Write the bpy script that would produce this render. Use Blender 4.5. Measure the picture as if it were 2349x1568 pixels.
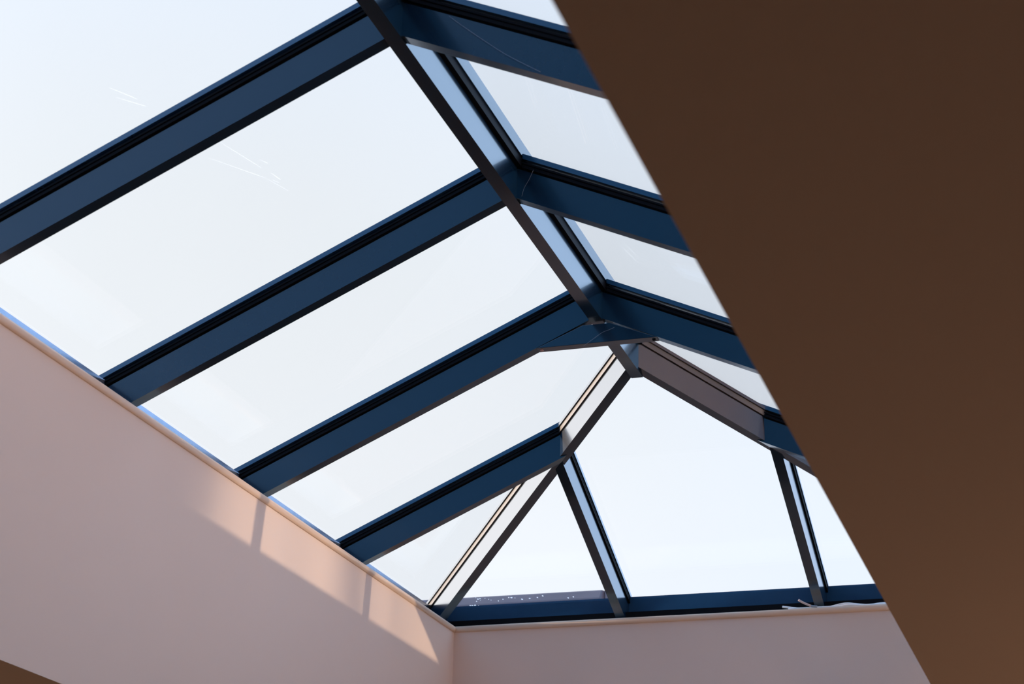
import bpy, bmesh, math, random
from mathutils import Vector, Matrix

for o in list(bpy.data.objects):
    bpy.data.objects.remove(o)
sc = bpy.context.scene
COL = sc.collection
ZO = 1.6                       # height of the camera above the floor; other heights below are given from the camera


def V(x, y, z):
    return Vector((x, y, z + ZO))


# ------------------------------------------------------------------ camera
cam_d = bpy.data.cameras.new('camera')
cam = bpy.data.objects.new('camera', cam_d)
COL.objects.link(cam)
R_ = Vector((0.951577, 0.306463, 0.024122))
U_ = Vector((0.092844, -0.361312, 0.927811))
F_ = Vector((-0.293055, 0.880644, 0.37227))
M = Matrix(((R_.x, U_.x, -F_.x, 0), (R_.y, U_.y, -F_.y, 0), (R_.z, U_.z, -F_.z, 0), (0, 0, 0, 1)))
M.translation = V(0, 0, 0)
cam.matrix_world = M
cam_d.sensor_width = 36.0
cam_d.lens = 66.866
cam_d.clip_start = 0.05
cam_d.clip_end = 500
cam_d.dof.use_dof = True
cam_d.dof.focus_distance = 5.2
cam_d.dof.aperture_fstop = 9.0
sc.camera = cam

# ------------------------------------------------------------------ exposure
sc.view_settings.view_transform = 'Standard'
sc.view_settings.look = 'None'
sc.view_settings.exposure = 0.0
sc.view_settings.gamma = 1.0
sc.view_settings.use_curve_mapping = False

# ------------------------------------------------------------------ sky: hazy evening sky, bright and warm round a low sun
SUN_DIR = Vector((-0.93, 0.27, 0.25)).normalized()
world = bpy.data.worlds.new('sky')
sc.world = world
world.use_nodes = True
nt = world.node_tree
nt.nodes.clear()


def N(t, kind, **kw):
    n = t.nodes.new(kind)
    for k, v in kw.items():
        if k.startswith('i_'):
            n.inputs[int(k[2:])].default_value = v
        else:
            setattr(n, k, v)
    return n


tc = N(nt, 'ShaderNodeTexCoord')
nrm = N(nt, 'ShaderNodeVectorMath', operation='NORMALIZE')
nt.links.new(tc.outputs['Generated'], nrm.inputs[0])
HAZE_DIR = Vector((-0.50, 0.86, 0.10)).normalized()
dth = N(nt, 'ShaderNodeVectorMath', operation='DOT_PRODUCT')
nt.links.new(nrm.outputs[0], dth.inputs[0])
dth.inputs[1].default_value = HAZE_DIR
dot = N(nt, 'ShaderNodeVectorMath', operation='DOT_PRODUCT')
nt.links.new(nrm.outputs[0], dot.inputs[0])
dot.inputs[1].default_value = SUN_DIR
# wide gradient: away from the sun the sky is blue and darker, towards it milky white
ramp = N(nt, 'ShaderNodeValToRGB')
mr = N(nt, 'ShaderNodeMapRange')
mr.inputs[1].default_value = -1.0
mr.inputs[2].default_value = 1.0
nt.links.new(dth.outputs['Value'], mr.inputs[0])
nt.links.new(mr.outputs[0], ramp.inputs[0])
el = ramp.color_ramp.elements
el[0].position = 0.0
el[0].color = (0.04, 0.28, 0.64, 1)
el[1].position = 1.0
el[1].color = (0.97, 0.975, 0.975, 1)
for p, c in ((0.20, (0.05, 0.31, 0.72, 1)), (0.32, (0.42, 0.76, 1.35, 1)), (0.60, (0.80, 1.25, 1.85, 1)), (0.76, (1.45, 2.10, 3.05, 1)), (0.83, (1.15, 1.65, 2.40, 1)),
             (0.89, (0.93, 1.14, 1.52, 1)), (0.94, (0.89, 0.98, 1.11, 1)), (0.97, (0.92, 0.955, 0.99, 1))):
    e = el.new(p)
    e.color = c
# warm bright glow round the sun
powr = N(nt, 'ShaderNodeMath', operation='POWER')
mx = N(nt, 'ShaderNodeMath', operation='MAXIMUM')
nt.links.new(dot.outputs['Value'], mx.inputs[0])
mx.inputs[1].default_value = 0.0
nt.links.new(mx.outputs[0], powr.inputs[0])
powr.inputs[1].default_value = 20.0
mulg = N(nt, 'ShaderNodeVectorMath', operation='SCALE')
mulg.inputs[0].default_value = (4.2, 4.0, 3.7)
nt.links.new(powr.outputs[0], mulg.inputs['Scale'])
# faint high cloud
noi = N(nt, 'ShaderNodeTexNoise')
noi.inputs['Scale'].default_value = 3.0
noi.inputs['Detail'].default_value = 4.0
nt.links.new(nrm.outputs[0], noi.inputs['Vector'])
mr2 = N(nt, 'ShaderNodeMapRange')
mr2.inputs[3].default_value = 0.95
mr2.inputs[4].default_value = 1.05
nt.links.new(noi.outputs[0], mr2.inputs[0])
mulc = N(nt, 'ShaderNodeVectorMath', operation='SCALE')
nt.links.new(ramp.outputs[0], mulc.inputs[0])
nt.links.new(mr2.outputs[0], mulc.inputs['Scale'])
addc = N(nt, 'ShaderNodeVectorMath', operation='ADD')
nt.links.new(mulc.outputs[0], addc.inputs[0])
nt.links.new(mulg.outputs[0], addc.inputs[1])
# brighter band of haze low over the horizon
sxyz = N(nt, 'ShaderNodeSeparateXYZ')
nt.links.new(nrm.outputs[0], sxyz.inputs[0])
om = N(nt, 'ShaderNodeMath', operation='SUBTRACT', use_clamp=True)
om.inputs[0].default_value = 1.0
nt.links.new(sxyz.outputs['Z'], om.inputs[1])
ph = N(nt, 'ShaderNodeMath', operation='POWER')
nt.links.new(om.outputs[0], ph.inputs[0])
ph.inputs[1].default_value = 6.0
mh = N(nt, 'ShaderNodeVectorMath', operation='SCALE')
mh.inputs[0].default_value = (0.28, 0.40, 0.62)
nt.links.new(ph.outputs[0], mh.inputs['Scale'])
addh = N(nt, 'ShaderNodeVectorMath', operation='ADD')
nt.links.new(addc.outputs[0], addh.inputs[0])
nt.links.new(mh.outputs[0], addh.inputs[1])
bg = N(nt, 'ShaderNodeBackground')
bg.inputs[1].default_value = 1.0
nt.links.new(addh.outputs[0], bg.inputs[0])
wo = N(nt, 'ShaderNodeOutputWorld')
nt.links.new(bg.outputs[0], wo.inputs[0])


def aim(o, d):
    o.rotation_euler = Vector(d).normalized().to_track_quat('-Z', 'Y').to_euler()


# low evening sun
sd = bpy.data.lights.new('sun', 'SUN')
sd.energy = 5.5
sd.angle = math.radians(1.5)
sd.color = (1.0, 0.72, 0.48)
sun = bpy.data.objects.new('sun', sd)
COL.objects.link(sun)
aim(sun, (0.97, -0.05, -0.22))

# added spot lamp, standing in for sun thrown back by windows on the right
rd = bpy.data.lights.new('added_glint_spot', 'SPOT')
rd.energy = 21000
rd.color = (1.0, 0.75, 0.54)
rd.spot_size = math.radians(3.7)
rd.spot_blend = 0.10
rd.shadow_soft_size = 0.13
rfl = bpy.data.objects.new('added_glint_spot', rd)
COL.objects.link(rfl)
g_to = V(-2.14, 4.93, 0.98)
g_from = V(-2.14, 4.93, 1.38) + Vector((1.0, 0.06, 0.133)) * 30
rfl.location = g_from
aim(rfl, g_to - g_from)
rd.use_nodes = True
lt = rd.node_tree
em = next(n for n in lt.nodes if n.type == 'EMISSION')
ge = N(lt, 'ShaderNodeNewGeometry')
sx = N(lt, 'ShaderNodeSeparateXYZ')
lt.links.new(ge.outputs['Incoming'], sx.inputs[0])
ab = N(lt, 'ShaderNodeMath', operation='ABSOLUTE')
lt.links.new(sx.outputs['Y'], ab.inputs[0])
lr = N(lt, 'ShaderNodeMapRange')
lr.inputs[1].default_value = 0.0885
lr.inputs[2].default_value = 0.0310
lt.links.new(ab.outputs[0], lr.inputs[0])
lc = N(lt, 'ShaderNodeValToRGB')          # streak pattern set in the lamp: brighter and duller vertical bands
lt.links.new(lr.outputs[0], lc.inputs[0])
STREAKS = [(0.0, 0.30), (0.065, 0.42), (0.085, 1.15), (0.105, 1.15), (0.13, 0.70), (0.22, 1.10), (0.28, 0.80), (0.40, 0.95), (0.45, 1.15), (0.48, 1.10),
           (0.50, 0.30), (0.60, 0.22), (0.635, 0.35), (0.655, 1.45), (0.68, 1.45), (0.70, 0.55), (0.80, 0.75), (0.84, 1.05), (0.88, 0.75), (0.92, 1.15), (1.0, 0.9)]
els = lc.color_ramp.elements
els[0].position, els[0].color = 0.0, (0.2, 0.2, 0.2, 1)
els[1].position, els[1].color = 1.0, (0.6, 0.6, 0.6, 1)
for p, c in STREAKS[1:-1]:
    e = els.new(p)
    e.color = (c / 1.5, c / 1.5, c / 1.5, 1)
lg = N(lt, 'ShaderNodeMath', operation='MULTIPLY')
lg.inputs[1].default_value = 1.5
lt.links.new(lc.outputs[0], lg.inputs[0])
lt.links.new(lg.outputs[0], em.inputs['Strength'])

# added warm fill lights, unseen, brighten the ceiling
for lx, ly, lw in ((2.2, 4.4, 22), (-3.9, 4.2, 6.5)):
    ld = bpy.data.lights.new('ceiling_fill', 'AREA')
    ld.shape = 'DISK'
    ld.size = 0.6
    ld.energy = lw
    ld.color = (1.0, 0.65, 0.42)
    lo = bpy.data.objects.new('ceiling_fill', ld)
    COL.objects.link(lo)
    lo.location = V(lx, ly, -1.1)
    aim(lo, (0, 0, 1))

# ------------------------------------------------------------------ materials


def mat(name, col, rough=0.5, metal=0.0, spec=0.5, noise=None, bump=None, coat=0.0):
    m = bpy.data.materials.new(name)
    m.use_nodes = True
    t = m.node_tree
    b = t.nodes['Principled BSDF']
    b.inputs['Base Color'].default_value = (*col, 1)
    b.inputs['Roughness'].default_value = rough
    b.inputs['Metallic'].default_value = metal
    b.inputs['Specular IOR Level'].default_value = spec
    b.inputs['Coat Weight'].default_value = coat
    b.inputs['Coat Roughness'].default_value = 0.08
    co = N(t, 'ShaderNodeTexCoord')
    if noise:
        sc_, amt = noise
        n = N(t, 'ShaderNodeTexNoise')
        n.inputs['Scale'].default_value = sc_
        n.inputs['Detail'].default_value = 5
        t.links.new(co.outputs['Object'], n.inputs['Vector'])
        r = N(t, 'ShaderNodeMapRange')
        r.inputs[3].default_value = 1 - amt
        r.inputs[4].default_value = 1 + amt
        t.links.new(n.outputs[0], r.inputs[0])
        s = N(t, 'ShaderNodeVectorMath', operation='SCALE')
        s.inputs[0].default_value = col
        t.links.new(r.outputs[0], s.inputs['Scale'])
        t.links.new(s.outputs[0], b.inputs['Base Color'])
    if bump:
        sc_, st = bump
        n = N(t, 'ShaderNodeTexNoise')
        n.inputs['Scale'].default_value = sc_
        n.inputs['Detail'].default_value = 3
        t.links.new(co.outputs['Object'], n.inputs['Vector'])
        bp = N(t, 'ShaderNodeBump')
        bp.inputs['Strength'].default_value = st
        bp.inputs['Distance'].default_value = 0.002
        t.links.new(n.outputs[0], bp.inputs['Height'])
        t.links.new(bp.outputs[0], b.inputs['Normal'])
    return m


M_PLASTER = mat('painted_plaster', (0.82, 0.655, 0.55), 0.6, spec=0.25, noise=(1.5, 0.02), bump=(60, 0.08))
M_CEIL = mat('ceiling_paint', (0.70, 0.64, 0.60), 0.8, spec=0.2, noise=(1.0, 0.03), bump=(50, 0.06))
M_BEAD = mat('bead_paint', (0.80, 0.58, 0.42), 0.45, spec=0.4, noise=(4, 0.03))
M_ROOM = mat('room_wall_paint', (0.30, 0.21, 0.15), 0.85, noise=(1, 0.04))
M_ALU = mat('anthracite_powder_coat', (0.006, 0.021, 0.042), 0.20, spec=0.55, noise=(40, 0.06), coat=0.42)
M_KERB = mat('anthracite_kerb_sky_tint', (0.018, 0.068, 0.145), 0.22, spec=0.6, noise=(30, 0.08), coat=0.6)  # sky reflection mixed into the base, bluer than the bars
M_CAP = mat('anthracite_cap_sky_tint', (0.014, 0.046, 0.098), 0.20, spec=0.7, noise=(40, 0.06), coat=0.9)  # lighter blue base than the bars paints in the sky's shine
M_EDGE = mat('sky_sheen_edge', (0.50, 0.60, 0.78), 0.18, metal=0.85, noise=(30, 0.08))  # bright blue base carries the sky reflected along the kerb
M_SEAL = mat('black_rubber', (0.006, 0.006, 0.008), 0.6, spec=0.06, noise=(60, 0.1))
M_HIPSEAL = mat('hip_seal_sun_tint', (0.070, 0.052, 0.042), 0.34, spec=0.5, noise=(60, 0.1))  # warmer, lighter base than the other gaskets carries the peach sunlight
M_CABLE = mat('white_cable_sheath', (0.82, 0.80, 0.80), 0.35, noise=(80, 0.03))
M_CABLE_END = mat('pinkish_cable_core', (0.66, 0.52, 0.48), 0.5, noise=(80, 0.05))
M_YELLOW = mat('yellow_cable_print', (0.75, 0.68, 0.05), 0.5, noise=(200, 0.1))
M_BLACK = mat('black_cable_print', (0.02, 0.02, 0.02), 0.5, noise=(200, 0.1))
M_TAPE = mat('grey_tape', (0.35, 0.40, 0.46), 0.5, noise=(90, 0.1))
M_WEB = mat('dusty_silk', (0.26, 0.29, 0.34), 0.7, noise=(300, 0.2))
M_SPLASH = mat('dried_lime', (0.9, 0.93, 0.95), 0.5, noise=(300, 0.05))
_t = M_SPLASH.node_tree
_p = _t.nodes['Principled BSDF']
_tl = N(_t, 'ShaderNodeBsdfTranslucent')
_tl.inputs[0].default_value = (0.97, 0.98, 1.0, 1)
_mx = N(_t, 'ShaderNodeMixShader')
_mx.inputs[0].default_value = 0.75
_t.links.new(_p.outputs[0], _mx.inputs[1])
_t.links.new(_tl.outputs[0], _mx.inputs[2])
_t.links.new(_mx.outputs[0], next(n for n in _t.nodes if n.type == 'OUTPUT_MATERIAL').inputs[0])
M_SCREW = mat('pink_plastic_cap', (0.55, 0.33, 0.30), 0.5, noise=(200, 0.05))
M_ROOF = mat('roof_felt', (0.20, 0.19, 0.19), 0.9, noise=(8, 0.2), bump=(80, 0.4))
M_COPING = mat('weathered_coping', (0.18, 0.135, 0.145), 0.6, noise=(7, 0.25), bump=(30, 0.3))
M_PIER = mat('pale_render', (0.48, 0.40, 0.42), 0.8, noise=(9, 0.1))


def wood():
    m = bpy.data.materials.new('oak_floorboards')
    m.use_nodes = True
    t = m.node_tree
    b = t.nodes['Principled BSDF']
    b.inputs['Roughness'].default_value = 0.5
    co = N(t, 'ShaderNodeTexCoord')
    br = N(t, 'ShaderNodeTexBrick')
    br.inputs['Color1'].default_value = (0.30, 0.17, 0.09, 1)
    br.inputs['Color2'].default_value = (0.25, 0.14, 0.07, 1)
    br.inputs['Mortar'].default_value = (0.05, 0.03, 0.02, 1)
    br.inputs['Scale'].default_value = 1.0
    br.inputs['Mortar Size'].default_value = 0.003
    br.inputs['Brick Width'].default_value = 1.6
    br.inputs['Row Height'].default_value = 0.16
    t.links.new(co.outputs['Object'], br.inputs['Vector'])
    t.links.new(br.outputs[0], b.inputs['Base Color'])
    return m


M_FLOOR = wood()


def glass():
    m = bpy.data.materials.new('roof_glass')
    m.use_nodes = True
    t = m.node_tree
    t.nodes.clear()
    out = N(t, 'ShaderNodeOutputMaterial')
    lw = N(t, 'ShaderNodeLayerWeight')
    lw.inputs[0].default_value = 0.5
    pw = N(t, 'ShaderNodeMath', operation='POWER')
    t.links.new(lw.outputs['Facing'], pw.inputs[0])
    pw.inputs[1].default_value = 5.0
    ma = N(t, 'ShaderNodeMath', operation='MULTIPLY_ADD')
    ma.inputs[1].default_value = 0.60
    ma.inputs[2].default_value = 0.035
    t.links.new(pw.outputs[0], ma.inputs[0])
    tr = N(t, 'ShaderNodeBsdfTransparent')
    noi_ = N(t, 'ShaderNodeTexNoise')
    noi_.inputs['Scale'].default_value = 1.3
    co = N(t, 'ShaderNodeTexCoord')
    t.links.new(co.outputs['Object'], noi_.inputs['Vector'])
    cr = N(t, 'ShaderNodeValToRGB')
    cr.color_ramp.elements[0].color = (0.980, 0.988, 0.995, 1)
    cr.color_ramp.elements[1].color = (0.988, 0.993, 0.996, 1)
    t.links.new(noi_.outputs[0], cr.inputs[0])
    t.links.new(cr.outputs[0], tr.inputs[0])
    gl = N(t, 'ShaderNodeBsdfGlossy')
    gl.inputs['Roughness'].default_value = 0.0
    mix = N(t, 'ShaderNodeMixShader')
    t.links.new(ma.outputs[0], mix.inputs[0])
    t.links.new(tr.outputs[0], mix.inputs[1])
    t.links.new(gl.outputs[0], mix.inputs[2])
    t.links.new(mix.outputs[0], out.inputs[0])
    return m


M_GLASS = glass()

# ------------------------------------------------------------------ object helpers


def build(name, verts, faces, m, parent=None, smooth=False, bevel=0.0, mats=None, fmat=None):
    me = bpy.data.meshes.new(name)
    off = parent_origin(parent)
    me.from_pydata([tuple(Vector(v) - off) for v in verts], [], faces)
    bm = bmesh.new()
    bm.from_mesh(me)
    bmesh.ops.recalc_face_normals(bm, faces=bm.faces)
    bm.to_mesh(me)
    bm.free()
    for mm in (mats or [m]):
        me.materials.append(mm)
    if fmat:
        for p, i in zip(me.polygons, fmat):
            p.material_index = i
    o = bpy.data.objects.new(name, me)
    COL.objects.link(o)
    if parent:
        o.parent = parent
    if smooth:
        for p in me.polygons:
            p.use_smooth = True
    if bevel:
        b = o.modifiers.new('bevel', 'BEVEL')
        b.width = bevel
        b.segments = 2
        b.limit_method = 'ANGLE'
    return o


def parent_origin(p):
    o = Vector((0, 0, 0))
    while p is not None:
        o = o + Vector(p.location)
        p = p.parent
    return o


def empty(name, loc, label, cat, group=None):
    o = bpy.data.objects.new(name, None)
    o.empty_display_size = 0.1
    COL.objects.link(o)
    o.location = loc
    tag(o, label, cat, group)
    return o


def tag(o, label, cat, group=None):
    o['label'] = label
    o['category'] = cat
    if group:
        o['group'] = group
    return o


def struct(o):
    o['kind'] = 'structure'
    return o


def boxv(x0, x1, y0, y1, z0, z1):
    v = [V(x, y, z) for x in (x0, x1) for y in (y0, y1) for z in (z0, z1)]
    f = [(0, 1, 3, 2), (4, 6, 7, 5), (0, 4, 5, 1), (2, 3, 7, 6), (0, 2, 6, 4), (1, 5, 7, 3)]
    return v, f


def box(name, x0, x1, y0, y1, z0, z1, m, parent=None, bevel=0.0):
    v, f = boxv(x0, x1, y0, y1, z0, z1)
    return build(name, v, f, m, parent, bevel=bevel)


def extrude(name, prof, O, d, s, n, pa, pb, m, parent=None, bevel=0.0):
    """sweep a closed profile [(t, h)] along d from O, cut by two planes (point, normal)"""
    d = Vector(d).normalized()
    vs = []
    for P, nn in (pa, pb):
        for t, h in prof:
            q = O + s * t + n * h
            vs.append(q + d * ((P - q).dot(nn) / d.dot(nn)))
    k = len(prof)
    fs = [tuple(range(k)), tuple(range(2 * k - 1, k - 1, -1))]
    fs += [(i, i + k, (i + 1) % k + k, (i + 1) % k) for i in range(k)]
    return build(name, vs, fs, m, parent, bevel=bevel)


def loop(name, prof, m, parent=None, x0=0, x1=0, y0=0, y1=0):
    """closed mitred frame round a rectangle; profile [(outward, z)]"""
    vs = []
    k = len(prof)
    for sx, sy in ((0, 0), (1, 0), (1, 1), (0, 1)):
        for r, z in prof:
            vs.append(V(x1 + r if sx else x0 - r, y1 + r if sy else y0 - r, z))
    fs = []
    for c in range(4):
        a, b = c * k, ((c + 1) % 4) * k
        for i in range(k):
            j = (i + 1) % k
            fs.append((a + i, a + j, b + j, b + i))
    return build(name, vs, fs, m, parent)


def tube(name, pts, rad, m, parent=None, seg=10, spans=None, mats=None):
    """round tube along points, Catmull-Rom smoothed"""
    P = [Vector(p) for p in pts]
    if len(P) > 2:
        Q = []
        E = [P[0] * 2 - P[1]] + P + [P[-1] * 2 - P[-2]]
        for i in range(1, len(E) - 2):
            for u in range(4):
                t = u / 4
                a, b, c, e = E[i - 1], E[i], E[i + 1], E[i + 2]
                Q.append(0.5 * ((2 * b) + (c - a) * t + (2 * a - 5 * b + 4 * c - e) * t * t + (3 * b - a - 3 * c + e) * t ** 3))
        Q.append(P[-1])
        P = Q
    vs, fs = [], []
    for i, p in enumerate(P):
        d = (P[min(i + 1, len(P) - 1)] - P[max(i - 1, 0)]).normalized()
        a = d.cross(Vector((0, 0, 1)))
        if a.length < 1e-4:
            a = d.cross(Vector((0, 1, 0)))
        a.normalize()
        b = d.cross(a)
        for k in range(seg):
            w = 2 * math.pi * k / seg
            vs.append(p + (a * math.cos(w) + b * math.sin(w)) * rad)
    for i in range(len(P) - 1):
        for k in range(seg):
            fs.append((i * seg + k, i * seg + (k + 1) % seg, (i + 1) * seg + (k + 1) % seg, (i + 1) * seg + k))
    fs.append(tuple(range(seg)))
    fs.append(tuple(range(len(vs) - 1, len(vs) - seg - 1, -1)))
    return build(name, vs, fs, m, parent, smooth=True)


# ------------------------------------------------------------------ measures (metres, heights from the camera)
XL, XR = -2.1416, -0.3806          # roof opening
XM = (XL + XR) / 2
YF, YN = 5.9026, 0.1034
H0 = 0.80                          # ceiling
ZT = 1.4626                        # top of the shaft walls
ZR = 1.9365                        # underside of the ridge
HW = 0.01695                       # half width of the ridge
Z0 = 1.9415                        # underside of the rafters at the ridge
MS, ME = 0.4542, 0.4028            # side and end pitch
YRF = 4.9311                       # far end of the ridge
JE = 1.9299                        # underside of the end bars at YRF
YC = (YF + YN) / 2
YRN = 2 * YC - YRF
WB = 0.0309                        # bar width
RK = 0.130                         # the kerb frame stands back from the shaft walls
CS = 1 / math.hypot(1, MS)
CE = 1 / math.hypot(1, ME)
GH = 0.0875                        # glass above the underside of the bars

# ------------------------------------------------------------------ room shell
RX0, RX1, RY0, RY1 = -4.6, 2.9, -2.2, 8.2
struct(box('floor', RX0, RX1, RY0, RY1, -ZO - 0.1, -ZO, M_FLOOR))


def ring(name, ox0, ox1, oy0, oy1, ix0, ix1, iy0, iy1, z0, z1, m):
    o = [(ox0, oy0), (ox1, oy0), (ox1, oy1), (ox0, oy1)]
    i = [(ix0, iy0), (ix1, iy0), (ix1, iy1), (ix0, iy1)]
    vs = [V(x, y, z) for z in (z0, z1) for ring_ in (o, i) for x, y in ring_]
    fs = []
    for k in range(4):
        j = (k + 1) % 4
        fs.append((k, j, 4 + j, 4 + k))
        fs.append((8 + k, 8 + j, 12 + j, 12 + k))
        fs.append((k, j, 8 + j, 8 + k))
        fs.append((4 + k, 4 + j, 12 + j, 12 + k))
    return struct(build(name, vs, fs, m))


T = 0.30                            # thickness of the shaft walls
ring('ceiling', RX0, RX1, RY0, RY1, XL - 0.02, XR + 0.02, YN - 0.02, YF + 0.02, H0, H0 + 0.05, M_PLASTER)
struct(box('wall_west', RX0 - 0.1, RX0, RY0, RY1, -ZO, H0, M_ROOM))
struct(box('wall_east', RX1, RX1 + 0.1, RY0, RY1, -ZO, H0, M_ROOM))
struct(box('wall_south', RX0, RX1, RY0 - 0.1, RY0, -ZO, H0, M_ROOM))
struct(box('wall_north', RX0, RX1, RY1, RY1 + 0.1, -ZO, H0, M_ROOM))
# roof deck round the opening, outside
ring('trim_5', RX0, RX1, RY0, RY1, XL - T, XR + T, YN - T, YF + T, 1.22, 1.30, M_ROOF).name = 'roof_deck'

# shaft walls, each with mitred ends so that the four only touch
WT = 0.004


def shaft(name, p, q, out):
    """shaft wall with mitred ends; its foot is the plaster edge of the opening"""
    p, q, out = Vector(p), Vector(q), Vector(out)
    al = (q - p).normalized()
    prof = [(0, H0), (0.02, H0), (0.02, H0 + 0.05), (T, H0 + 0.05), (T, ZT + 0.016), (0, ZT + 0.016)]
    k = len(prof)
    vs = []
    for e, s in ((p, -1), (q, 1)):
        for r, z in prof:
            c = e + out * r + al * (s * r)
            vs.append(V(c.x, c.y, z))
    fs = [tuple(range(k)), tuple(range(2 * k - 1, k - 1, -1))]
    fs += [(i, (i + 1) % k, (i + 1) % k + k, i + k) for i in range(k)]
    return struct(build(name, vs, fs, M_PLASTER))


shaft('wall_left', (XL, YN), (XL, YF), (-1, 0))
shaft('wall_far', (XL, YF), (XR, YF), (0, 1))
shaft('wall_right', (XR, YF), (XR, YN), (1, 0))
shaft('wall_near', (XR, YN), (XL, YN), (0, -1))

# rounded plaster bead along the top of every shaft wall
bead = []
for k in range(13):
    w = -math.pi / 2 + math.pi * k / 12
    bead.append((-0.008 * math.cos(w), 1.47425 + 0.0104 * math.sin(w)))
bead += [(0.05, 1.48465), (0.05, 1.46385)]


def bead_side(name, p, q, out):
    """p, q plan ends on the wall face; out = outward direction; mitred at both ends"""
    p, q, out = Vector(p), Vector(q), Vector(out)
    al = (q - p).normalized()
    vs, k = [], len(bead)
    for e, s in ((p, -1), (q, 1)):
        for r, z in bead:
            c = e + out * r + al * (s * r)
            vs.append(V(c.x, c.y, z))
    fs = [tuple(range(k)), tuple(range(2 * k - 1, k - 1, -1))]
    fs += [(i, (i + 1) % k, (i + 1) % k + k, i + k) for i in range(k)]
    o = build(name, vs, fs, M_BEAD)
    for i, pl in enumerate(o.data.polygons):
        pl.use_smooth = 2 <= i < 14
    return struct(o)


bead_side('trim_1', (XL, YN), (XL, YF), (-1, 0))
bead_side('trim_2', (XL, YF), (XR, YF), (0, 1))
bead_side('trim_3', (XR, YF), (XR, YN), (1, 0))
bead_side('trim_4', (XR, YN), (XL, YN), (0, -1))

# ------------------------------------------------------------------ the roof lantern
lan = empty('roof_lantern', V(XM, YC, ZT + 0.022),
            'dark anthracite hipped roof lantern of glazing bars and glass above the pale shaft walls', 'skylight')

# kerb frame with a matt black strip at its foot
box_x = dict(x0=XL, x1=XR, y0=YN, y1=YF)
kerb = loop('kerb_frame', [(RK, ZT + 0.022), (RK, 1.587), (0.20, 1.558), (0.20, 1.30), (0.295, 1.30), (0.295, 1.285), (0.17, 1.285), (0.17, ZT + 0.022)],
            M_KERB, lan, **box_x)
foot_strip = loop('base_strip', [(0.090, ZT + 0.021), (0.090, 1.5262), (RK - 0.001, 1.5262), (RK - 0.001, ZT + 0.022)], M_SEAL, lan, **box_x)
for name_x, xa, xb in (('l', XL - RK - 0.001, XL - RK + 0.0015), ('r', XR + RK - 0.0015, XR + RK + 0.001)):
    es = box('sky_sheen_strip', xa, xb, YN - RK + 0.005, YF + RK - 0.005, 1.570, 1.5872, M_EDGE, lan)  # added strip standing in for sky mirrored in the kerb face
    es['label'] = 'bright bluish strip added as sky sheen along the top of the long kerb'
foot_strip['label'] = 'matt black strip along the foot of the kerb'

# profiles (t across, h up), symmetrical
h_ = WB / 2
WEB = [(-h_, 0), (h_, 0), (h_, 0.069), (-h_, 0.069)]
GASK = [(-0.012, 0.0685), (0.012, 0.0685), (0.012, 0.073), (0.0205, 0.0735), (0.0205, 0.0790), (0.0180, 0.0800), (0.0180, 0.0822),
        (0.0205, 0.0832), (0.0205, 0.0872), (-0.0205, 0.0872), (-0.0205, 0.0832), (-0.0180, 0.0822), (-0.0180, 0.0800),
        (-0.0205, 0.0790), (-0.0205, 0.0735), (-0.012, 0.073)]
CAP = [(-0.0225, 0.0937), (0.0225, 0.0937), (0.0225, 0.1055), (0.015, 0.1080), (-0.015, 0.1080), (-0.0225, 0.1055)]


def bar(name, O, d, s, n, pa, pb, label=None, pc=None, pcb=None, k=1.0):
    b = extrude(name, [(t, h * k) for t, h in WEB], O, d, s, n, pa, pb, M_ALU, lan)
    g = extrude('gasket', [(t, h * k) for t, h in GASK], O, d, s, n, pc or pa, pb, M_SEAL, b)
    c = extrude('glazing_cap', [(t, h * k) for t, h in CAP], O, d, s, n, pc or pa, pcb or pb, M_CAP, b)
    if label:
        b['label'] = label
    return b


# ridge
ridge_prof = [(-HW, 0), (HW, 0), (HW, 0.080), (-HW, 0.080)]
Oy = V(XM, 0, ZR)
ex, ey, ez = Vector((1, 0, 0)), Vector((0, 1, 0)), Vector((0, 0, 1))
far_pl, near_pl = (V(0, YRF, 0), ey), (V(0, YRN, 0), ey)
ridge = extrude('ridge_beam', ridge_prof, Oy, ey, ex, ez, near_pl, far_pl, M_ALU, lan)
rg = extrude('gasket', [(-0.012, 0.080), (0.012, 0.080), (0.012, 0.083), (0.027, 0.083), (0.027, 0.106), (-0.027, 0.106), (-0.027, 0.083), (-0.012, 0.083)], Oy, ey, ex, ez, near_pl, far_pl, M_SEAL, ridge)
rc = extrude('ridge_cap', [(-0.031, 0.1065), (0.031, 0.1065), (0.031, 0.142), (0.016, 0.152), (-0.016, 0.152), (-0.031, 0.142)],
             Oy, ey, ex, ez, near_pl, far_pl, M_ALU, ridge)


def hz(x):
    return Z0 - MS * (abs(x - XM) - HW)


def hy(x):                           # far hip line in plan
    return YRF + (JE - hz(x)) / ME


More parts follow.
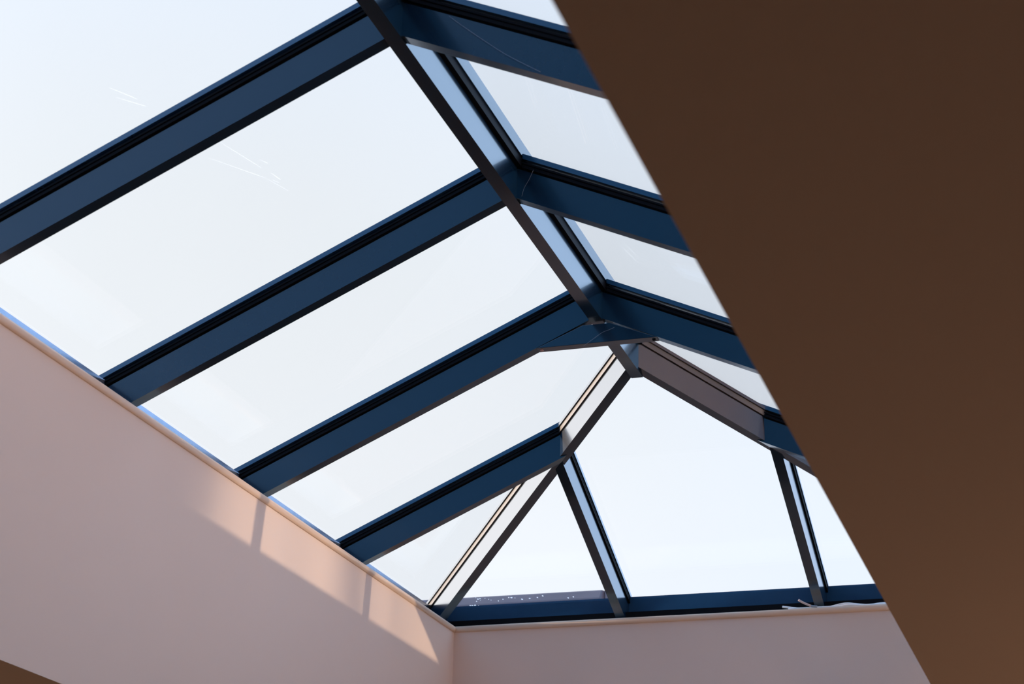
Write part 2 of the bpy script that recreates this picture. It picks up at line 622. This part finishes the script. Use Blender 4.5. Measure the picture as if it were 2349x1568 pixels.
# rafters (both slopes)
rows = [3.0033 + h_ + 0.744 * k for k in (-2, -1, 0, 1, 2)]
rows[2:] = [3.0033 + h_, 3.7482 + h_, 4.4914 + h_]
rafter3 = []
for side in (-1, 1):
    d = Vector((side, 0, -MS)) * CS
    n = Vector((side * MS, 0, 1)) * CS
    for y in rows:
        O = V(XM + side * HW, y, Z0)
        pa = (V(XM + side * HW, 0, 0), ex)
        pc = (V(XM + side * 0.029, 0, 0), ex)
        pb = (V(XM + side * (XM - XL + RK - 0.001), 0, 0), ex)
        pcb = (V(XM + side * (XM - XL + 0.185), 0, 0), ex)
        bar('rafter', O, d, ey, n, pa, pb, pc=pc, pcb=pcb)
    # short rafters that end on the hips
    for yj, sgn in ((5.2097 + h_, 1), (2 * YC - 5.2097 - h_, -1)):
        # x on the hip at this row
        yy = yj if sgn > 0 else 2 * YC - yj
        zz = JE - ME * (yy - YRF)
        xh = XM + side * ((Z0 - zz) / MS + HW)
        hd = Vector((side * (XM - XL), sgn * (hy(XL) - hy(XM)), 0)).normalized()
        hn = Vector((-hd.y, hd.x, 0))
        O = V(XM + side * HW, yj, Z0)
        pa = (V(xh, yj, 0), hn)
        pb = (V(XM + side * (XM - XL + RK - 0.001), 0, 0), ex)
        pcb = (V(XM + side * (XM - XL + 0.185), 0, 0), ex)
        bar('short_rafter', O, d, ey, n, pa, pb, pcb=pcb)
# end bars
for sgn in (1, -1):
    for xj in (-1.5878, -0.9270):
        d = Vector((0, sgn, -ME)) * CE
        n = Vector((0, sgn * ME, 1)) * CE
        ye = YRF if sgn > 0 else YRN
        O = V(xj, ye, JE)
        side = -1 if xj < XM else 1
        hd = Vector((side * (XM - XL), sgn * (hy(XL) - hy(XM)), 0)).normalized()
        hn = Vector((-hd.y, hd.x, 0))
        yh = hy(xj) if sgn > 0 else 2 * YC - hy(xj)
        pa = (V(xj, yh, 0), hn)
        edge = YF if sgn > 0 else YN
        pb = (V(0, edge + sgn * (RK - 0.001), 0), ey)
        pcb = (V(0, edge + sgn * 0.185, 0), ey)
        bar('end_bar', O, d, ex, n, pa, pb, pcb=pcb)
# hips
HIPC = [(-0.0245, 0.0885), (0, 0.0945), (0.0245, 0.0885), (0.0245, 0.0975), (0, 0.108), (-0.0245, 0.0975)]
for side in (-1, 1):
    for sgn in (1, -1):
        A = Vector((XM, hy(XM), hz(XM)))
        B = Vector((XM + side * (XM - XL), hy(XL), hz(XL)))
        if sgn < 0:
            A.y, B.y = 2 * YC - A.y, 2 * YC - B.y
        d = (B - A).normalized()
        pl = Vector((d.x, d.y, 0)).normalized()
        s = Vector((-pl.y, pl.x, 0))
        n = s.cross(d)
        if n.z < 0:
            n = -n
        O = V(A.x, A.y, A.z + 0.0012)
        pa = (V(XM, 0, 0), ex)
        E1 = V(XM + side * (XM - XL + RK + 0.004), 0, 0)
        k = RK + 0.004
        tt = (XM - XL + k) / abs(B.x - A.x)
        Ek = A + (B - A) * tt
        pb = (V(Ek.x, Ek.y, 0), pl)
        Ec = A + (B - A) * ((XM - XL + 0.185) / abs(B.x - A.x))
        hp = extrude('hip_rafter', [(-0.016, 0), (0.016, 0), (0.016, 0.070), (-0.016, 0.070)], O, d, s, n, pa, pb, M_ALU, lan)
        extrude('gasket', [(t, h) for t, h in [(-0.012, 0.0698), (0.012, 0.0698), (0.012, 0.0716), (0.0205, 0.0716), (0.0205, 0.0872), (0, 0.0930), (-0.0205, 0.0872), (-0.0205, 0.0716), (-0.012, 0.0716)]],
                O, d, s, n, pa, pb, M_HIPSEAL, hp)
        extrude('glazing_cap', HIPC, O, d, s, n, pa, (V(Ec.x, Ec.y, 0), pl), M_ALU, hp)


# gusset plates under the ridge at the last full rafters
def gusset(y0, y1, front):
    zb = 1.8735
    xb = (Z0 - zb) / MS + HW          # half width at the foot
    zt = ZR - 0.004
    xt = (Z0 - zt) / MS + HW
    g = 0.0015
    pts = [(-xb + g, zb), (xb - g, zb), (xt - g + 0.002, zt - 0.006), (-xt + g - 0.002, zt - 0.006)]
    vs = [V(XM + x, y, z) for y in (y0, y1) for x, z in pts]
    fs = [(0, 1, 2, 3), (7, 6, 5, 4), (0, 4, 5, 1), (1, 5, 6, 2), (2, 6, 7, 3), (3, 7, 4, 0)]
    o = build('gusset_plate', vs, fs, M_ALU, lan, bevel=0.0008)
    for sx, mm, lb in ((-1, M_SCREW, 'small pinkish plastic screw cap'), (1, M_SEAL, 'small dark screw cap')):
        vs, fs = [], []
        cx = XM + sx * (xb - 0.013)
        cy = (y0 + y1) / 2
        for j, (r, z) in enumerate(((0.0048, 0.0), (0.0048, -0.002), (0.003, -0.0034))):
            for k in range(14):
                w = 2 * math.pi * k / 14
                vs.append(V(cx + r * math.cos(w), cy + r * math.sin(w), zb + z))
        for j in range(2):
            for k in range(14):
                fs.append((j * 14 + k, j * 14 + (k + 1) % 14, (j + 1) * 14 + (k + 1) % 14, (j + 1) * 14 + k))
        fs.append(tuple(range(28, 42)))
        fs.append(tuple(range(13, -1, -1)))
        c = build('screw_cap', vs, fs, mm, o, smooth=False)
        c['label'] = lb
    return o


gusset(4.4914, 4.4914 + WB, -1)
gusset(2 * YC - 4.4914 - WB, 2 * YC - 4.4914, 1)

# ---- glass panes: polygons in plan, lifted on to their slope


def clip(poly, a, b, c):
    """keep a x + b y <= c"""
    out = []
    for i in range(len(poly)):
        p, q = poly[i], poly[(i + 1) % len(poly)]
        fp, fq = a * p[0] + b * p[1] - c, a * q[0] + b * q[1] - c
        if fp <= 0:
            out.append(p)
        if fp * fq < 0:
            t = fp / (fp - fq)
            out.append((p[0] + (q[0] - p[0]) * t, p[1] + (q[1] - p[1]) * t))
    return out


GT = 0.0060


def pane(poly, zf, nrm_):
    b = [V(x, y, zf(x, y)) for x, y in poly]
    t = [p + nrm_ * GT for p in b]
    k = len(b)
    fs = [tuple(range(k)), tuple(range(2 * k - 1, k - 1, -1))] + [(i, (i + 1) % k, (i + 1) % k + k, i + k) for i in range(k)]
    return build('glass_pane', b + t, fs, M_GLASS, lan)


RG = 0.172
panes = {}
hx0, hy0 = XM, hy(XM)
hx1, hy1 = XL, hy(XL)
hd = Vector((hx1 - hx0, hy1 - hy0)).normalized()


def mirror(poly, sx, sy):
    r = [((2 * XM - x) if sx else x, (2 * YC - y) if sy else y) for x, y in poly]
    return r[::-1] if sx != sy else r


sh = sorted(rows + [5.2097 + h_, 2 * YC - 5.2097 - h_])
edges = [YN - RG] + sh + [YF + RG]
for side in (-1, 1):
    nn = Vector((side * MS, 0, 1)) * CS

    def zf(x, y, side=side):
        return Z0 - MS * (abs(x - XM) - HW) + GH / CS
    for i in range(len(edges) - 1):
        y0, y1 = edges[i] + 0.009, edges[i + 1] - 0.009
        poly = [(XL - RG, y0), (XM - 0.024, y0), (XM - 0.024, y1), (XL - RG, y1)]
        # far hip: keep the near-left side of the line offset by 9 mm
        a, b = hd.y, -hd.x              # normal pointing to +x,+y side of the far left hip
        c = a * hx0 + b * hy0 - 0.009
        poly = clip(poly, a, b, c)
        poly = clip(poly, a, -b, a * hx0 - b * (2 * YC - hy0) - 0.009)
        if len(poly) < 3:
            continue
        if side > 0:
            poly = mirror(poly, True, False)
        panes[(side, i)] = pane(poly, zf, nn)
for sgn in (1, -1):
    nn = Vector((0, sgn * ME, 1)) * CE

    def ze(x, y, sgn=sgn):
        yy = y if sgn > 0 else 2 * YC - y
        return JE - ME * (yy - YRF) + GH / CE
    xs = [XL - RG, -1.5878, -0.9270, XR + RG]
    for i in range(3):
        poly = [(xs[i] + 0.009, YRF - 0.3), (xs[i + 1] - 0.009, YRF - 0.3), (xs[i + 1] - 0.009, YF + RG), (xs[i] + 0.009, YF + RG)]
        a, b = -hd.y, hd.x
        poly = clip(poly, a, b, a * hx0 + b * hy0 - 0.009)
        poly = clip(poly, -a, b, -a * hx0 + b * hy0 - 0.009)
        if sgn < 0:
            poly = mirror(poly, False, True)
        panes[('e', sgn, i)] = pane(poly, ze, nn)

# dried splashes on the outside of the end pane beside the far left corner
DROPS = [(-2.0945, 5.9971, 0.0026), (-2.087, 5.9956, 0.0020), (-2.1032, 6.0081, 0.0018), (-2.0887, 6.0051, 0.0010), (-2.1004, 5.9895, 0.0012), (-2.0686, 5.9951, 0.0012), (-2.0572, 6.0014, 0.0014), (-2.0506, 6.0062, 0.0015), (-2.026, 6.0124, 0.0016), (-2.0075, 6.0052, 0.0017), (-1.9843, 5.998, 0.0019), (-1.9749, 5.9992, 0.0027), (-1.9633, 6.0018, 0.0013), (-1.941, 6.0108, 0.0025), (-1.9133, 6.0089, 0.0023), (-1.885, 6.0059, 0.0021), (-1.8643, 5.9994, 0.0024), (-1.7796, 6.0169, 0.0023), (-1.7605, 6.0131, 0.0021), (-2.0318, 5.9807, 0.0009), (-2.0247, 5.9805, 0.0009), (-2.1331, 6.0287, 0.0024), (-2.1254, 6.031, 0.0036), (-2.1152, 6.0302, 0.0034), (-2.1034, 6.0328, 0.0028), (-2.1405, 6.034, 0.0022), (-2.0952, 6.0335, 0.0018)]
random.seed(4)
vs, fs = [], []
for x, y, r in DROPS:
    c = V(x, y, JE - ME * (y - YRF) + GH / CE) + Vector((0, ME, 1)) * CE * (GT + 0.0002)
    e1, e2, nn = ex, Vector((0, 1, -ME)) * CE, Vector((0, ME, 1)) * CE
    b0 = len(vs)
    ph = random.random() * 6
    for ringk, (rr, hh) in enumerate(((1.0, 0), (0.75, 0.0005))):
        for k in range(12):
            w = 2 * math.pi * k / 12
            q = r * rr * (1 + 0.18 * math.sin(2 * w + ph) + 0.12 * math.sin(3 * w + 2 * ph))
            vs.append(c + e1 * (1.25 * q * math.cos(w)) + e2 * (q * math.sin(w) * 1.3) + nn * hh)
    for k in range(12):
        fs.append((b0 + k, b0 + (k + 1) % 12, b0 + 12 + (k + 1) % 12, b0 + 12 + k))
    fs.append(tuple(range(b0 + 12, b0 + 24)))
    fs.append(tuple(range(b0 + 11, b0 - 1, -1)))
sp = build('dried_splashes', vs, fs, M_SPLASH, panes[('e', 1, 0)])
sp['kind'] = 'stuff'
sp['label'] = 'white dried splashes on the glass'

# pale reflections drawn as thin streaks on two left panes


def reflection_lines(par, lines):
    vs, fs = [], []
    nn = Vector((-MS, 0, 1)) * CS
    for x0, y0, x1, y1, w in lines:
        def up(x, y):
            return V(x, y, Z0 - MS * (XM - x - HW) + GH / CS) - nn * 0.0002
        a, b = up(x0, y0), up(x1, y1)
        sd_ = (b - a).normalized().cross(nn) * w * 0.5
        b0 = len(vs)
        m1 = a.lerp(b, 0.3)
        m2_ = a.lerp(b, 0.8)
        for p, kk in ((a, 0.15), (m1, 0.8), (m2_, 1.0), (b, 0.4)):
            for up_ in (0, 1):
                vs += [p + sd_ * kk - nn * 0.0002 * up_, p - sd_ * kk - nn * 0.0002 * up_]
        for j in range(3):
            q = b0 + 4 * j
            fs += [(q, q + 4, q + 5, q + 1), (q + 2, q + 3, q + 7, q + 6), (q, q + 2, q + 6, q + 4), (q + 1, q + 5, q + 7, q + 3)]
        fs += [(b0, b0 + 1, b0 + 3, b0 + 2), (b0 + 12, b0 + 14, b0 + 15, b0 + 13)]
    o = build('glass_reflections', vs, fs, M_REFLECT, par)
    o['label'] = 'fine pale reflection lines painted on the glass'


M_REFLECT = bpy.data.materials.new('pale_reflection')
M_REFLECT.use_nodes = True
t = M_REFLECT.node_tree
t.nodes.clear()
out = N(t, 'ShaderNodeOutputMaterial')
a_ = N(t, 'ShaderNodeBsdfTransparent')
b_ = N(t, 'ShaderNodeBsdfTranslucent')
b_.inputs[0].default_value = (1, 1, 1, 1)
g_ = N(t, 'ShaderNodeMixShader')
g_.inputs[0].default_value = 0.13
t.links.new(a_.outputs[0], g_.inputs[1])
t.links.new(b_.outputs[0], g_.inputs[2])
t.links.new(g_.outputs[0], out.inputs[0])


def pane_at(y):
    for i in range(len(edges) - 1):
        if edges[i] < y < edges[i + 1]:
            return panes[(-1, i)]


reflection_lines(pane_at(3.3), [(-1.7005, 3.1506, -1.6765, 3.3, 0.0010), (-1.7397, 3.1771, -1.6851, 3.3392, 0.0009), (-1.6694, 3.334, -1.6645, 3.3737, 0.0014), (-1.667, 3.2721, -1.6599, 3.2992, 0.0010), (-1.6772, 3.3584, -1.6716, 3.3798, 0.0008), (-1.6851, 3.3392, -1.6686, 3.4246, 0.0006)])
reflection_lines(pane_at(2.85), [(-1.7777, 2.8275, -1.7553, 2.9017, 0.0012), (-1.7814, 2.8643, -1.7539, 2.9324, 0.0012)])

# ------------------------------------------------------------------ cables lying on the far shaft wall
LZ = 1.4847                      # ledge on top of the bead
CR = 0.0033


def cz(z):
    return max(z - CR, LZ + CR + 0.0002)


ca = empty('electric_cable', V(-0.75, YF + 0.02, LZ),
           'long white cable with yellow and black marking, waving along the far wall top', 'cable', 'cable ends on the far wall top')
A_ = [(-1.0374, 1.5018), (-0.9868, 1.4936), (-0.9584, 1.4909), (-0.9301, 1.4894), (-0.907, 1.4903), (-0.8804, 1.4943), (-0.8538, 1.4997), (-0.8291, 1.5016),
      (-0.8065, 1.4982), (-0.7752, 1.4940), (-0.7491, 1.4940), (-0.7159, 1.4965), (-0.62, 1.494), (-0.50, 1.491), (-0.41, 1.491)]
A_pts = [V(x, YF + 0.020, cz(z)) for x, z in A_]
tube('sheath', A_pts, CR, M_CABLE, ca)
for i, (xa, xb, mm) in enumerate(((-0.9920, -0.9900, M_BLACK), (-0.9900, -0.9880, M_YELLOW), (-0.9880, -0.9860, M_BLACK), (-0.9860, -0.9840, M_YELLOW), (-0.9840, -0.9820, M_BLACK))):
    def on(x):
        for (x0, z0), (x1, z1) in zip(A_, A_[1:]):
            if x0 <= x <= x1:
                return V(x, YF + 0.020, cz(z0 + (z1 - z0) * (x - x0) / (x1 - x0)))
    b = tube('marking_band', [on(xa), on(xb)], CR + 0.0004, mm, ca)
    b['label'] = 'black printed band' if mm is M_BLACK else 'yellow printed band'
cb = empty('electric_cable', V(-0.80, YF + 0.012, LZ),
           'lower white cable running just under the marked one on the far wall top', 'cable', 'cable ends on the far wall top')
tube('sheath', [V(x, YF + 0.0115, cz(z)) for x, z in [(-1.0172, 1.4916), (-0.987, 1.4897), (-0.9444, 1.4887), (-0.8983, 1.4883), (-0.8629, 1.4912), (-0.8294, 1.4944), (-0.8015, 1.4930), (-0.7667, 1.4898), (-0.7128, 1.4892), (-0.60, 1.489), (-0.41, 1.489)]], CR, M_CABLE, cb)
cc = empty('electric_cable', V(-0.95, YF + 0.012, LZ),
           'short pinkish cable end sticking up over the far wall bead, with a grey taped joint', 'cable', 'cable ends on the far wall top')
tube('sheath', [V(x, YF + 0.004, z) for x, z in [(-0.9825, 1.5142), (-0.9655, 1.5034), (-0.9430, 1.4925)]], 0.0034, M_CABLE_END, cc)
tube('taped_joint', [V(x, YF + 0.004, z) for x, z in [(-0.9430, 1.4925), (-0.9340, 1.4910), (-0.9240, 1.4898)]], 0.0030, M_TAPE, cc)['label'] = 'grey taped joint'

# ------------------------------------------------------------------ cobweb threads


def web(pts, r, label, knots=()):
    o = tube('cobweb_thread', [V(*p) for p in pts], r, M_WEB, seg=5)
    tag(o, label, 'cobweb', 'cobweb threads on the bars')
    return o


w1 = web([(-1.1449, 2.9990, 1.967), (-1.1207, 2.9990, 1.9444), (-1.0774, 2.9990, 1.9062), (-1.033, 2.9990, 1.8684), (-0.9965, 2.9990, 1.8417), (-0.9552, 2.9993, 1.8135)], 0.00035,
         'fine pale cobweb thread slanting down the right rafter at the top of the picture')
w2 = web([(-1.294, 4.4860, 1.8645), (-1.2722, 4.4865, 1.8794), (-1.2431, 4.4865, 1.8983), (-1.2249, 4.4865, 1.9041), (-1.2094, 4.4860, 1.9095)], 0.00035,
         'curved pale cobweb thread across the gusset plate under the ridge')
w3 = web([(-1.204, 3.7424, 2.0064), (-1.2143, 3.7424, 1.9825), (-1.2254, 3.7424, 1.9625), (-1.2309, 3.7424, 1.9418)], 0.0003,
         'faint short cobweb thread beside the ridge on the middle right rafter')

# ------------------------------------------------------------------ roof outside: low coping beyond the end glass
pw = empty('parapet_coping', V(-2.6, 6.5, 1.30), 'blurred purplish brown coping seen through the splashed end pane', 'parapet')


def coping(z0, z1):
    prof = [(-0.10, z0), (-0.10, z1 - 0.05), (-0.07, z1 - 0.012), (0, z1), (0.07, z1 - 0.012), (0.10, z1 - 0.05), (0.10, z0)]
    vs = [V(x, 6.5 + t, z) for x in (-3.4, -1.772) for t, z in prof]
    k = len(prof)
    fs = [tuple(range(k)), tuple(range(2 * k - 1, k - 1, -1))] + [(i, (i + 1) % k, (i + 1) % k + k, i + k) for i in range(k)]
    return build('coping', vs, fs, M_COPING, pw, bevel=0.006)


coping(1.30, 1.736)
box('end_pier', -1.772, -1.735, 6.45, 6.55, 1.30, 1.752, M_PIER, pw, bevel=0.005)['label'] = 'paler end pier'

# unseen brick wall, added so the glossy bars on the right mirror something brown
def brick():
    m = bpy.data.materials.new('sunlit_brick')
    m.use_nodes = True
    t = m.node_tree
    b = t.nodes['Principled BSDF']
    b.inputs['Roughness'].default_value = 0.9
    co = N(t, 'ShaderNodeTexCoord')
    mp = N(t, 'ShaderNodeMapping')
    mp.inputs['Rotation'].default_value = (math.radians(90), 0, math.radians(90))
    br = N(t, 'ShaderNodeTexBrick')
    br.inputs['Color1'].default_value = (0.62, 0.40, 0.29, 1)
    br.inputs['Color2'].default_value = (0.52, 0.33, 0.24, 1)
    br.inputs['Mortar'].default_value = (0.55, 0.50, 0.44, 1)
    br.inputs['Scale'].default_value = 1.0
    br.inputs['Mortar Size'].default_value = 0.01
    br.inputs['Brick Width'].default_value = 0.225
    br.inputs['Row Height'].default_value = 0.075
    t.links.new(co.outputs['Object'], mp.inputs[0])
    t.links.new(mp.outputs[0], br.inputs['Vector'])
    t.links.new(br.outputs[0], b.inputs['Base Color'])
    return m


struct(box('wall_outside', 6.5, 6.8, -9.0, 4.65, -ZO, 5.4, brick()))
